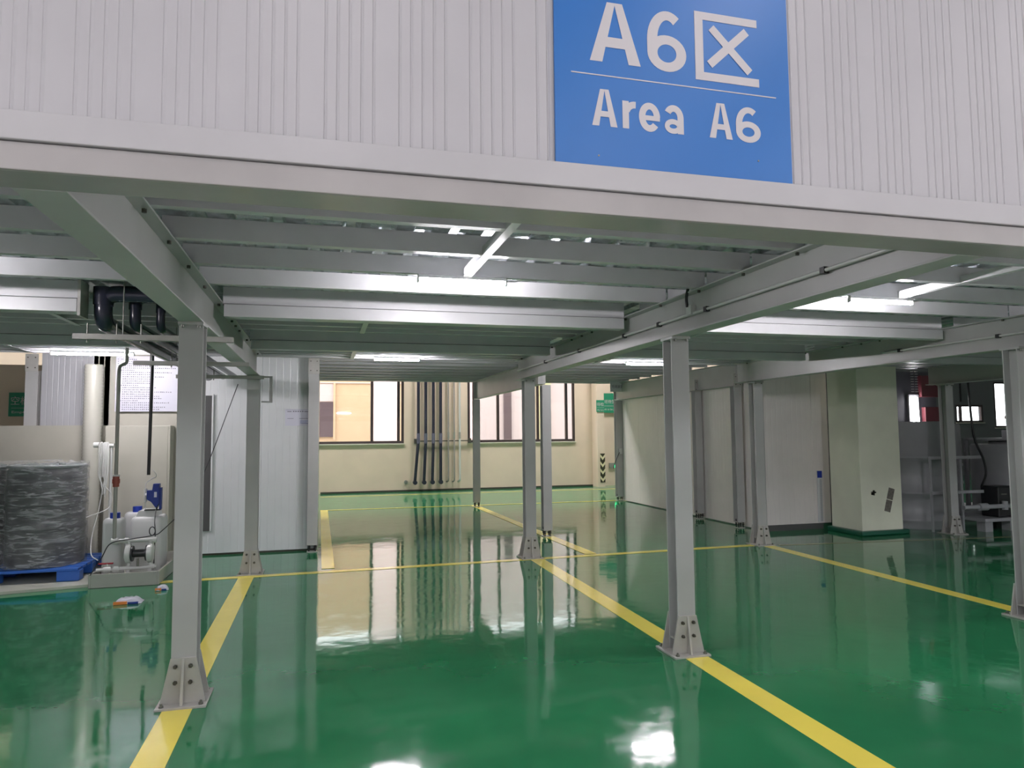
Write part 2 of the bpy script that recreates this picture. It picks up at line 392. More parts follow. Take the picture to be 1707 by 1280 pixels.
# ================================================================== booth walls
def panelwall(name, m, p0, p1, z0, z1, th=.05, joint=1.0, rib=.10, side=1):
    """sandwich panel wall with shallow vertical grooves, from p0 to p1 in plan"""
    a, b = Vector((*p0, 0)), Vector((*p1, 0)); d = (b-a); L = d.length; d.normalize(); n = Vector((d.y, -d.x, 0))*side
    pts = [(0, 0)]; s_ = rib
    while s_ < L-.02:
        deep = .006 if abs((s_/joint)-round(s_/joint)) < rib/joint*.45 else .0022
        wd = .006
        pts += [(s_-wd, 0), (s_, deep), (s_+wd, 0)]; s_ += rib
    pts.append((L, 0)); v = []
    for q, dp in pts:
        c = a+d*q-n*dp; v += [(c.x, c.y, z0), (c.x, c.y, z1)]
    mb = MB(); fs = [(2*i, 2*i+2, 2*i+3, 2*i+1) for i in range(len(pts)-1)]
    mb.add(v, fs)
    e = n*th; q = [a-n*.007, b-n*.007, b-e, a-e]
    mb.prism([(c.x, c.y) for c in q], 'z', z0, z1)
    return struct(mb.build(name, m))
panelwall('wall_booth_left_front', 'panel', (-1.66, 11.0), (-.06, 11.0), .03, 2.86, joint=.8)
panelwall('wall_booth_left_side', 'panel', (-.06, 11.0), (-.06, 16.6), .03, 2.86)
panelwall('wall_booth_left_rear', 'panel', (-.06, 16.6), (-1.66, 16.6), .03, 2.86)
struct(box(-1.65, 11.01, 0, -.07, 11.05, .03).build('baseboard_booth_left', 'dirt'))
panelwall('wall_booth_right_side', 'panelw', (7.27, 16.5), (7.27, 10.62), .02, 2.86)
panelwall('wall_booth_right_front', 'panelw', (7.27, 10.62), (8.6, 10.62), .10, 3.3)
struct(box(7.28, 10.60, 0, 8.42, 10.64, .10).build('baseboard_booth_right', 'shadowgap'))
panelwall('wall_booth_right_rear', 'panelw', (11.5, 16.55), (7.27, 16.5), .02, 2.86)
# shed on the left behind the drums
panelwall('wall_shed_white', 'shedwhite', (-3.72, 11.0), (-2.88, 11.0), 1.86, 2.9, rib=.07)
struct(box(-8, 10.86, 0, -3.08, 10.92, 1.86).build('wall_shed_board', 'shedcream'))
struct(box(-8, 13.0, 0, -3.4, 13.1, 2.87).build('wall_shed_beige', 'beige'))
struct(box(-3.08, 11.0, 0, -1.93, 11.06, 2.95).build('wall_shed_cream', 'shedcream'))

# concrete hall column with green foot
t = thing('concrete_column', 'square plastered concrete column with a dark green painted foot', 'column', (8.9, 10.05, 0))
box(8.45, 9.71, .07, 9.25, 10.42, 6.98).build('shaft', 'conc', t, .01)
MB().prism([(8.36, 9.62), (9.34, 9.66), (9.36, 10.46), (8.38, 10.46)], 'z', 0, .075).build('painted_foot', 'greenpaint', t, .02)
mb = MB()
for i in range(16):
    a = random.uniform(0, 6.28); r = random.uniform(.01, .05)
    mb.cyl((8.69+r*math.cos(a), 9.706, .675+r*.8*math.sin(a)), (8.69+r*math.cos(a), 9.7115, .675+r*.8*math.sin(a)), random.uniform(.008, .022), 7)
mb.build('stain', 'dirt', t)
mb = MB(); c = Vector((9.0, .56)); dx = Vector((.95, .31)).normalized(); 
for s0, s1 in ((.005, .19), (-.20, -.01)):
    pz = Vector((-dx.y*-1*0+.28, .96)).normalized(); px = Vector((pz.y, -pz.x))
    q = [c+px*-.058+pz*s0, c+px*.058+pz*s0, c+px*.058+pz*s1, c+px*-.058+pz*s1]
    mb.prism([(p.x, p.y) for p in q], 'y', 9.711, 9.706)
mb.build('pasted_label', 'note', t)

# floor markings
def marking(name, label, poly, z=.0025):
    mb = MB().prism(poly, 'z', 0.0002, z); return tag(mb.build('floor_marking', 'yellow'), label, 'floor marking')
def stripe(label, x0, y0, x1, y1, w):
    a, b = Vector((x0, y0)), Vector((x1, y1)); d = (b-a).normalized(); n = Vector((-d.y, d.x))*w/2
    return marking('', label, [a-n, b-n, b+n, a+n])
stripe('yellow floor stripe running under the near left post, wide', -.845, 1.0, -.865, 9.45, .175)
stripe('yellow floor stripe running under the near middle post, wide', 2.68, 1.0, 2.82, 9.45, .185)
stripe('yellow floor stripe slanting to the right edge of the photo', 6.26, 2.5, 6.41, 9.35, .17)
mk = stripe('long thin yellow line crossing the floor along the second row of posts', -2.05, 9.18, 6.35, 9.42, .13); mk.location.z = .0012
mk = stripe('faded thin yellow line on the dark floor, right of the rear posts', 6.6, 9.3, 14, 8.55, .09); mk.location.z = .0006; mk.data.materials[0] = mat('worn line paint', (.30, .30, .16), .15)
mk = stripe('yellow floor stripe along the side of the white booth', .09, 9.45, .06, 16.7, .16); mk.location.z = .0022
mk = stripe('yellow floor stripe joining the two slim rear posts', 3.66, 9.45, 3.50, 16.6, .17); mk.location.z = .0022
mk = stripe('thin pale yellow line across the floor behind the slim rear post', -.03, 16.66, 7.1, 16.55, .09); mk.location.z = .0035
mk = stripe('thin pale yellow line on the floor nearest the window wall', -.03, 20.25, 8.6, 20.0, .09)

# ================================================================== steel posts
def ibeam_y(mb, cx, y0, y1, z0, z1, w=.15, tf=.011, tw=.009):
    mb.box(cx-w/2, y0, z0, cx+w/2, y1, z0+tf).box(cx-w/2, y0, z1-tf, cx+w/2, y1, z1).box(cx-tw/2, y0, z0+tf, cx+tw/2, y1, z1-tf)
    return mb
def make_post():
    t = thing('steel_post', '', 'post', (0, 0, 0))
    mb = MB(); w, d = .15, .15
    mb.box(-w/2, -d/2, .016, w/2, -d/2+.011, 2.44).box(-w/2, d/2-.011, .016, w/2, d/2, 2.44).box(-.005, -d/2+.011, .016, .005, d/2-.011, 2.44)
    mb.build('shaft', 'steel', t, .003)
    MB().box(-.15, -.165, 0, .15, .165, .016).build('base_plate', 'steel2', t, .003)
    MB().box(-.078, -.1, 2.428, .078, .1, 2.4495).build('cap_plate', 'steel', t, .002)
    for s in (-1, 1):
        y0 = s*(d/2); y1 = s*(d/2+.014)
        p = [(-.135, .016), (.135, .016), (.076, .295), (-.076, .295)]
        MB().prism(p, 'y', min(y0, y1), max(y0, y1)).build('gusset_plate', 'steel2', t, .002)
        q = [(s*(d/2+.014), .016), (s*(d/2+.07), .016), (s*(d/2+.02), .29), (s*(d/2+.014), .29)]
        MB().prism(q, 'x', -.008, .008).build('stiffener', 'steel2', t, .002)
        for bx in (-.045, .045):
            for bz in (.225, .255, .135, .165) if False else (.245, .145):
                m2 = MB(); yy = s*(d/2+.014)
                m2.cyl((bx, yy, bz), (bx, yy+s*.012, bz), .014, 6).cyl((bx, yy, bz), (bx, yy+s*.026, bz), .008, 8)
                m2.build('bolt', 'rust', t)
    box(-.07, -.064, .10, -.006, .064, .108).build('shelf_stiffener', 'steel2', t)
    for bx in (-.115, .115):
        for by in (-.135, .135):
            MB().cyl((bx, by, .016), (bx, by, .026), .016, 6).cyl((bx, by, .02), (bx, by, .04), .008, 8).build('anchor_bolt', 'bolt', t)
    for bx in (-.05, .05):
        for by in (-.09, .09):
            MB().cyl((bx, by, 2.41), (bx, by, 2.428), .011, 6).build('cap_bolt', 'bolt', t)
    return t
post = make_post()
PG = 'bolted grey steel posts carrying the mezzanine'
posts = [(-.838, 5.08, 'grey steel post nearest the viewer on the left, gusseted foot on a wide yellow stripe'),
 (2.715, 5.08, 'grey steel post nearest the viewer right of centre, gusseted foot on a yellow stripe'),
 (6.19, 5.08, 'grey steel post cut off by the right edge of the photo'),
 (-.835, 9.43, 'grey steel post standing in front of the white booth, left rear row'),
 (2.765, 9.43, 'grey steel post in front of the window wall, middle of the rear row'),
 (6.37, 9.43, 'grey steel post at the corner of the right hand booth, rear row'),
 (9.95, 9.43, 'dim grey steel post standing before the dark tanks')]
for i, (x, y, l) in enumerate(posts):
    o = post if i == 0 else copy_tree(post)
    o.location = (x, y, 0); tag(o, l, 'post')

def slim_post(x, y, label, ztop=2.50, w=.15, d=.14, plate=True, yellow=False):
    t = thing('slim_post', label, 'post', (x, y, 0))
    mb = MB(); mb.box(x-w/2, y-d/2, .11, x+w/2, y-d/2+.009, ztop).box(x-w/2, y+d/2-.009, .11, x+w/2, y+d/2, ztop).box(x-.004, y-d/2+.009, .11, x+.004, y+d/2-.009, ztop)
    mb.build('shaft', 'steel', t, .002)
    box(x-w/2, y-d/2, .10, x+w/2, y+d/2, .112).build('foot_plate', 'steel2', t)
    box(x-w/2, y-d/2, 0, x+w/2, y+d/2, .012).build('base_plate', 'steel2', t)
    for sx in (-.045, .045):
        for sy in (-.04, .04):
            MB().cyl((x+sx, y+sy, .012), (x+sx, y+sy, .155), .010, 8).cyl((x+sx, y+sy, .05), (x+sx, y+sy, .072), .020, 6).cyl((x+sx, y+sy, .085), (x+sx, y+sy, .10), .020, 6).build('levelling_bolt', 'black', t)
    if plate:
        box(x-w/2-.004, y-d/2-.012, ztop-.02, x+w/2+.004, y-d/2, ztop+.22).build('splice_plate', 'steel2', t, .002)
        for sx in (-.045, .045):
            for sz in (.03, .17):
                MB().cyl((x+sx, y-d/2-.013, ztop+sz), (x+sx, y-d/2-.02, ztop+sz), .009, 6).build('bolt', 'rust', t)
    return t
slim_post(-.125, 10.90, 'slim grey post at the front corner of the white booth', 2.62)
slim_post(3.60, 11.27, 'slim pale grey post just right of the middle rear post', 2.50, plate=False)
slim_post(3.50, 16.30, 'slim grey post in front of the right hand window, farthest back', 2.50, plate=False)
slim_post(7.185, 16.50, 'slim grey post at the far end of the right hand booth', 2.50, w=.17, plate=False)
slim_post(7.17, 12.60, 'slim grey post midway along the right hand booth wall', 2.50, w=.15, plate=True)
slim_post(7.14, 11.17, 'slim grey post at the near end of the right hand booth', 2.50, w=.15, plate=True)
slim_post(-3.83, 11.04, 'slim grey post beside the green sign on the far left', 2.62)

# ================================================================== beams
PY = [3.47, 4.02, 4.59, 5.20]
def main_beam(cx, y0, y1, label, bolts=True):
    t = thing('main_beam', label, 'beam', (cx, (y0+y1)/2, 2.45))
    mb = MB(); ibeam_y(mb, cx, y0, y1, 2.45, 2.75); mb.build('beam_body', 'steel', t, .003)
    if bolts:
        for y in PY+[5.9, 6.45, 6.74, 7.03, 7.35, 8.05, 8.7, 9.4]:
            for s in (-1, 1):
                MB().cyl((cx+s*.042, y+.03, 2.722), (cx+s*.042, y+.03, 2.739), .012, 6).build('bolt', 'rust', t)
    for y in (5.08, 9.43):
        for s in (-1, 1):
            box(cx+s*.006, y-.004, 2.462, cx+s*.072, y+.004, 2.738).build('web_stiffener', 'steel', t) if s > 5 else None
    return t
main_beam(-.838, 2.405, 9.75, 'heavy grey beam over the left posts, sweeping to the top left corner')
main_beam(2.715, 2.405, 9.75, 'heavy grey beam over the two middle posts, carrying a white conduit')
main_beam(6.28, 2.405, 9.75, 'heavy grey beam over the right hand posts, with a shorter conduit')
main_beam(9.95, 2.405, 9.75, 'dim grey beam over the post by the dark tanks', False)
def tail_beam(cx, y0, y1, label):
    t = thing('rear_beam', label, 'beam', (cx, (y0+y1)/2, 2.51))
    mb = MB(); ibeam_y(mb, cx, y0, y1, 2.51, 2.926, w=.13); mb.build('beam_body', 'steel', t, .003)
    for y in (y0+.004, y1-.004): box(cx-.065, y-.004, 2.52, cx+.065, y+.004, 2.92).build('end_plate', 'steel', t)
tail_beam(3.52, 11.2, 16.38, 'rear grey beam crossing in front of the right hand window')
tail_beam(7.17, 11.1, 16.58, 'rear grey beam along the top of the right hand booth')

ORD = ['nearest', 'second', 'third', 'fourth', 'fifth', 'sixth', 'seventh', 'eighth', 'ninth', 'tenth', 'eleventh', 'twelfth', 'thirteenth', 'fourteenth']
def purlin(x0, x1, y, z0, z1, label, group):
    mb = MB(); c = (y+.025)
    mb.box(x0, y, z0, x1, y+.004, z1).box(x0, y+.004, z0, x1, y+.055, z0+.004).box(x0, y+.004, z1-.004, x1, y+.055, z1).box(x0, y+.051, z0+.004, x1, y+.055, z0+.02)
    o = mb.build('ceiling_purlin', 'purlin', loc=((x0+x1)/2, y, z0))
    return tag(o, label, 'purlin', group)
BAYS = [(-4.32, -.915, 'left bay'), (-.76, 2.638, 'bay between the two near posts'), (2.793, 6.203, 'bay right of the near middle post'), (6.357, 9.87, 'dim far right bay')]
for bi, (x0, x1, nm) in enumerate(BAYS):
    for k, y in enumerate(PY+[6.74, 7.03, 7.35, 9.12, 9.4, 9.65, 9.95]):
        a, b = x0-.07, x1+.07
        purlin(a+.002, b-.002, y, 2.752, 2.868, f'thin grey ceiling purlin, {ORD[k]} behind the edge beam, {nm}', 'ceiling purlins of the front mezzanine')
    for k, y in enumerate((5.86, 8.02)):
        a = x0; b = x1
        if bi == 0 and k == 0: b = -1.76
        t = thing('cross_beam', f'deep pale grey cross beam, {"nearer" if k == 0 else "farther"} of two in the {nm}', 'beam', ((a+b)/2, y, 2.63), 'cross beams under the mezzanine')
        MB().box(a, y+.02, 2.735, b, y+.026, 2.868).box(a, y+.026, 2.735, b, y+.09, 2.74).build('upper_channel', 'purlin', t, .002)
        MB().box(a+.01, y, 2.63, b-.01, y+.11, 2.728).build('lower_box', 'purlin', t, .003)
        MB().box(a, y+.03, 2.722, b, y+.09, 2.74).build('packing_strip', 'shadowgap', t)
        if bi == 0 and k == 0:
            box(b-.002, y-.02, 2.60, b+.02, y+.17, 2.868).build('end_plate', 'steel2', t, .002)
for bi, (x0, x1, nm) in enumerate([(-.05, 3.45, 'left'), (3.59, 7.10, 'right')]):
    for k, y in enumerate([10.9, 11.5, 12.1, 12.7, 13.3, 13.9, 14.5, 15.1, 15.7, 16.3, 16.6]):
        purlin(x0-.04, x1+.04, y, 2.93, 3.07, f'dim rear ceiling purlin, {ORD[k]} beyond the main beams, {nm} rear bay', 'ceiling purlins of the rear mezzanine')
# bridging straps under the purlins
def strap(x, y0, y1, z, label, wd=.05, x1=None):
    x1 = x if x1 is None else x1
    mb = MB(); mb.prism([(x-wd/2, y0), (x+wd/2, y0), (x1+wd/2, y1), (x1-wd/2, y1)], 'z', z-.004, z)
    mb.prism([(x-wd/2, y0), (x-wd/2+.004, y0), (x1-wd/2+.004, y1), (x1-wd/2, y1)], 'z', z, z+.05)
    o = mb.build('bridging_strap', 'purlin', loc=(x, y0, z)); return tag(o, label, 'strap', 'bridging straps across the purlins')
strap(.93, 2.42, 4.66, 2.7515, 'flat steel strap above the nearest tube lamp in the middle bay')
strap(.39, 6.60, 7.45, 2.7515, 'short steel strap above the deep cross beam in the middle bay, far set')
strap(.39, 9.15, 10.05, 2.7515, 'short steel strap beside the farther tube lamp, middle bay')
strap(-2.23, 6.55, 7.45, 2.7515, 'slanting short steel strap at the far left, behind the cut cross beam')
strap(-3.48, 9.1, 10.05, 2.7515, 'short bright strap left of the left hand tube lamp')
strap(4.45, 2.42, 4.66, 2.7515, 'flat steel strap above the right hand near tube lamp')
strap(3.95, 6.6, 7.45, 2.7515, 'faint short strap behind the cross beam, right bay')
strap(4.0, 9.15, 10.05, 2.7515, 'thin strap above the far tube lamp in the right bay')
# loose galvanised flaps showing at the front edge of the deck
t = thing('deck_patch', 'row of crinkled bright foil patches under the deck near the edge beam', 'foil', (.6, 3.75, 2.862)); mfo = mat('bright foil', (.75, .78, .82), .25, metal=.7, bump=1, bscale=40)
for x in [-.45, -.1, .25, .50, .75, 1.0, 1.3, 1.75]:
    ww = random.uniform(.08, .2); box(x, 3.56, 2.862, x+ww, 3.96, 2.865+random.uniform(0, .003)).build('patch', mfo, t)

# ================================================================== tube lamps
def make_tube():
    t = thing('tube_lamp', '', 'lamp', (0, 0, 0))
    MB().box(-.3, -.016, .028, .3, .016, .052).build('housing', 'plate', t, .003)
    MB().cyl((-.29, 0, .014), (.29, 0, .014), .0145, 12).build('tube', 'tube', t)
    for s in (-1, 1): box(s*.291, -.015, 0, s*.305, .015, .03).build('end_cap', 'plate', t, .002)
    MB().tube(catm([(.3, 0, .03), (.36, .01, .034), (.42, .02, .05)], 5), .004, 6).build('cable', 'pvc', t)
    return t
tl = make_tube()
lamps = [(.90, 4.60, 2.699, 'glowing tube lamp in the middle bay, nearest to the blue sign'),
 (4.27, 4.60, 2.699, 'glowing tube lamp at the upper right, near bay'),
 (.95, 9.43, 2.675, 'glowing tube lamp above the left window, middle bay'),
 (-2.66, 9.43, 2.675, 'glowing tube lamp over the drums and notice board'),
 (4.54, 9.43, 2.675, 'glowing tube lamp half hidden behind the near middle post'),
 (-2.75, 4.60, 2.699, 'tube lamp under the left bay, just outside the photo'),
 (7.9, 4.60, 2.699, 'tube lamp under the right bay, just outside the photo')]
for i, (x, y, z, l) in enumerate(lamps):
    o = tl if i == 0 else copy_tree(tl)
    o.location = (x, y, z); tag(o, l, 'lamp', None)
    o.scale = (1.5 if 'drums' in l else 1, 1, 1)
    o['_w'] = (x, y, z)
# light each tube really sheds: kept on the tube mesh itself

# conduits on beams
def conduit(xf, y0, y1, z, label, boxes, clips):
    t = thing('conduit', label, 'conduit', (xf, y0, z))
    MB().cyl((xf, y0, z), (xf, y1, z), .0115, 10).build('pipe', 'pvc', t)
    for y in clips: box(xf-.013, y-.02, z-.019, xf+.02, y+.02, z+.019).build('clip', 'black', t, .002)
    for y in boxes:
        b = box(xf-.028, y-.035, z-.01, xf+.02, y+.035, z+.062).build('junction_box', 'pvc', t, .003)
        MB().tube(catm([(xf-.03, y+.01, z+.05), (xf-.04, y, z+.12), (xf-.05, y-.05, z+.19)], 5), .012, 8).build('cable', 'black', t)
    return t
conduit(2.687, 2.42, 9.7, 2.588, 'white conduit clipped along the middle main beam', [4.76], [3.3, 4.55, 5.3, 6.0, 7.2, 8.4])
conduit(6.252, 2.42, 6.75, 2.588, 'white conduit clipped along the right main beam', [], [3.4, 4.5, 5.3, 6.5])

# ================================================================== window wall
def window(n, x0, x1, z0, z1, mull, frost, y=21.34):
    t = bpy.data.objects.new(f'window_{n}', None); COL.objects.link(t); t.location = ((x0+x1)/2, y, z0); t['_w'] = tuple(t.location); t['kind'] = 'structure'
    mb = MB(); f = .075
    mb.box(x0, y-.04, z0, x1, y+.04, z0+f).box(x0, y-.04, z1-f, x1, y+.04, z1).box(x0, y-.04, z0+f, x0+f, y+.04, z1-f).box(x1-f, y-.04, z0+f, x1, y+.04, z1-f)
    mb.build('window_frame', 'frame', t, .003)
    for m_ in mull: box(m_-.04, y-.05, z0+f, m_+.04, y+.03, z1-f).build('mullion', 'frame', t, .003)
    xs = [x0+f]+list(mull)+[x1-f]
    for i in range(len(xs)-1):
        box(xs[i]+.03, y-.004, z0+f, xs[i+1]-.03, y+.004, z1-f).build('pane', 'frost' if i in frost else 'glass', t)
    box(x0-.02, 21.24, z0-.03, x1+.02, 21.36, z0).build('window_sill', 'beige2', t, .003)
    for m_ in mull[-1:]: MB().box(m_-.02, y-.09, (z0+2.05-.1), m_+.02, y-.05, z0+.78).build('latch', 'black', t)
    return t
window(1, -.9, 2.36, ZW0, ZW1, [1.42, 2.20], [1])
window(2, 4.30, 7.78, ZW0, ZW1, [4.50, 5.26, 6.55, 7.50], [0])
window(3, 22.9, 24.2, 1.95, 2.62, [23.15], [])
window(4, 24.75, 26.2, 1.75, 3.5, [], [])
# buildings across the yard
def facade():
    t = thing('opposite_building', 'sunlit yellow building seen through the windows', 'building', (4, 29, 0))
    box(-6, 29, -1, 5.6, 29.3, 6.1).build('yellow_wall', 'facade', t)
    box(5.6, 28.6, -1, 30, 29.3, 6.1).build('pink_wall', 'facadep', t)
    box(8.7, 28.5, -1, 9.35, 28.62, 6.1).build('yellow_pier', mat('light yellow render', (.6, .54, .3), .8), t)
    box(-6, 28.95, 3.75, 5.6, 29.02, 3.79).build('cornice_joint', 'facadep', t)
    box(-6, 28.97, 3.02, .42, 29.01, 3.72).build('window_band', 'facadep', t)
    box(-6, 28.93, 1.62, .42, 29.0, 3.0).build('dark_window', 'facaded', t)
    box(.42, 28.9, 1.5, .5, 29.0, 3.75).build('window_reveal', 'facade', t)
    box(7.3, 28.5, 1.45, 7.62, 28.62, 3.55).build('dark_window', 'facaded', t)
facade()
# ground outside
struct(box(-14, 21.5, -.3, 30, 40, -.05).build('ground_outside', mat('yard concrete', (.5, .5, .48), .9)))

# pipes on the pier between the windows
t = thing('pipe_rack', 'horizontal bracket rail holding the wall pipes between the windows', 'bracket', (3.4, 21.2, 1.47))
box(2.70, 21.18, 1.475, 4.45, 21.22, 1.505).build('rail', 'rust', t)
for x in (2.66, 4.3): box(x, 21.16, 1.42, x+.08, 21.3, 1.56).build('bracket', 'rust', t)
for i, x in enumerate((2.77, 2.99, 3.22, 3.44)):
    t = thing('wall_pipe', f'black vertical pipe between the windows, {["leftmost of four", "second from left of four", "third from left of four", "rightmost of four black ones"][i]}', 'pipe', (x, 21.12, .2), 'black wall pipes')
    sh = [-.10, -.05, -.03, 0][i]
    MB().tube(arc([(x, 21.13, 4.2), (x, 21.13, 1.5), (x+sh, 21.13, .30), (x+sh, 21.29, .26)], .08), .045, 12).build('pipe', 'pipe', t)
    MB().cyl((x+sh, 21.05, .27), (x+sh, 21.2, .27), .065, 14).build('flange', 'pipe', t)
    MB().cyl((x, 21.13, 1.42), (x, 21.13, 1.72), .052, 12).build('coupling', mat('pipe coupling', (.12, .12, .17), .3) if i == 0 else bpy.data.materials['pipe coupling'], t)
for i, x in enumerate((3.68, 3.86, 4.03)):
    t = thing('thin_wall_pipe', f'thin pale vertical pipe, {["left", "middle", "right"][i]} of three beside the black wall pipes', 'pipe', (x, 21.2, .2), 'thin wall pipes')
    MB().tube(arc([(x, 21.17, 4.2), (x, 21.17, .30), (x-.03, 21.29, .26)], .05), .026 if i < 2 else .032, 10).build('pipe', 'pipegrey' if i < 2 else 'pvc', t)
    MB().cyl((x, 21.17, 1.55), (x, 21.17, 1.75), .034, 10).build('coupling', 'pvcg', t)
t = thing('wall_fitting', 'small round tap fitting low on the wall left of the black pipes', 'fitting', (2.42, 21.27, .28))
MB().cyl((2.42, 21.3, .28), (2.42, 21.24, .28), .06, 8).build('flange', 'pvcg', t)
MB().cyl((2.42, 21.24, .28), (2.42, 21.2, .28), .028, 10).build('stub', 'bolt', t)

# wall pier at the right of the window wall + signs
struct(box(8.36, 20.85, 0, 8.60, 21.3, 7).build('wall_pier', 'beige'))
def hazard():
    t = thing('hazard_plate', 'black and cream chevron plate low on the wall pier', 'hazard marking', (8.60, 20.84, .12))
    x0, x1, z0, z1, y = 8.44, 8.60, .14, 1.04, 20.835
    box(x0, y, z0, x1, y+.012, z1).build('plate', 'hzb', t)
    n = 4; h = (z1-z0)/n
    for k in range(n):
        z = z0+h*k+.02; c = (x0+x1)/2
        MB().prism([(x0, z+.10), (c, z), (x1, z+.10), (x1, z+.19), (c, z+.09), (x0, z+.19)], 'y', y-.002, y+.001).build('chevron', 'hzy', t)
hazard()
def green_sign(label, x0, x1, y, z0, z1, txt, txt2, th=.02, cw=.12):
    t = thing('green_sign', label, 'sign', ((x0+x1)/2, y, z0))
    box(x0, y, z0, x1, y+th, z1).build('board', 'signgreen', t)
    W = x1-x0; H = z1-z0
    if txt: text_mesh(txt, .2, 'letter', (x0+W*.04, y-.002, z0+H*.48), t, 'lettering', width=cw*len(txt), height=cw)
    box(x0+W*.05, y-.002, z0+H*.34, x1-W*.02, y+.001, z0+H*.355).build('rule_line', 'letter', t)
    if txt2: text_mesh(txt2, .1, 'letter', (x0+W*.06, y-.002, z0+H*.10), t, 'small_lettering', width=W*.88, height=H*.13)
green_sign('green sign with white characters on the cream wall, right of the window wall pier', 8.62, 9.45, 21.22, 2.33, 2.96, '毛坯待生产区', 'Blank to be produced')
green_sign('narrow green sign on the wall pier, left of the larger green sign', 8.34, 8.60, 20.83, 2.35, 2.72, '待检', 'Area')
green_sign('green sign with white characters at the far left', -4.83, -4.05, 12.96, 2.04, 2.42, '空桶启用区', 'Empty Barrel Area', cw=.135)
t = thing('exit_sign', 'small low glowing green exit light by the far booth corner', 'exit sign', (9.0, 21.25, .6))
box(8.92, 21.25, .56, 9.24, 21.29, .72).build('case', 'pvcg', t)
box(9.09, 21.245, .57, 9.23, 21.25, .71).build('lit_panel', 'exitg', t)
t = thing('hanging_sign', 'white sign plate hung from the far end of the right booth beam', 'sign', (7.1, 16.2, 2.7))
box(6.86, 16.2, 2.70, 7.33, 16.215, 2.97).build('board', 'panel', t)
text_mesh('毛坯放置区', .1, 'ink', (6.90, 16.197, 2.79), t, 'lettering', width=.38, height=.08)
for x in (6.9, 7.29): MB().cyl((x, 16.2, 2.97), (x, 16.2, 3.06), .004, 6).build('hanger', 'bolt', t)
t = thing('wall_socket', 'white socket with a trailing cable on the far right slim post', 'socket', (7.2, 16.4, 1.2))
box(7.16, 16.40, 1.16, 7.24, 16.43, 1.30).build('socket_box', 'pvc', t, .004)
MB().tube(catm([(7.16, 16.4, 1.2), (7.05, 16.39, 1.0), (6.98, 16.4, .8)], 6), .008, 6).build('cable', 'black', t)

# ================================================================== booth front details
t = thing('notice_plate', 'small white notice with print on the booth wall', 'notice', (-.34, 10.99, 1.85))
box(-.53, 10.985, 1.84, -.145, 10.998, 2.085).build('board', 'paper', t)
mb = MB()
for a in ((-.50, 2.045, -.44, 2.055), (-.26, 2.045, -.18, 2.055), (-.50, 1.945, -.41, 1.951), (-.33, 1.945, -.17, 1.951), (-.30, 1.87, -.18, 1.874), (-.515, 2.075, -.16, 2.078)): mb.box(a[0], 10.9835, a[1], a[2], 10.985, a[3])
for i in range(5): mb.box(-.42+i*.032, 10.9835, 2.045, -.40+i*.032, 10.985, 2.06)
mb.build('print', 'ink', t)
mb = MB()
for i in range(5): mb.box(-.32, 10.9835, 1.915-i*.01, -.18-random.uniform(0, .05), 10.985, 1.919-i*.01)
mb.build('blue_print', 'inkblue', t)
t = thing('bracket_angle', 'small grey steel bracket at the top of the booth wall by the rear left post', 'bracket', (-.72, 9.6, 2.3))
MB().box(-.755, 9.56, 2.44, -.62, 9.60, 2.46).box(-.755, 9.56, 2.12, -.62, 9.60, 2.14).box(-.66, 9.56, 2.14, -.62, 9.60, 2.44).build('frame', 'steel', t)
t = bpy.data.objects.new('door_1', None); COL.objects.link(t); t.location = (-1.6, 10.97, .3); t['_w'] = tuple(t.location); t['kind'] = 'structure'
MB().box(-1.66, 10.95, .35, -1.64, 11.0, 2.30).box(-1.535, 10.95, .35, -1.515, 11.0, 2.30).box(-1.64, 10.95, 2.28, -1.535, 11.0, 2.30).build('door_frame', 'panel', t)
box(-1.64, 10.97, .35, -1.535, 10.985, 2.28).build('door_glass', 'shadowgap', t)
tag(MB().tube(catm([(-1.08, 9.95, 2.38), (-1.2, 9.9, 2.0), (-1.42, 9.75, 1.3), (-1.62, 9.65, .85), (-1.80, 9.2, .60), (-1.88, 9.08, .56), (-2.1, 9.06, .53), (-2.31, 9.06, .49), (-2.40, 9.05, .33), (-2.50, 9.02, .15)], 8), .006, 6).build('black_cable', 'black'), 'thin black cable hanging diagonally down from the ceiling behind the near left post', 'cable')

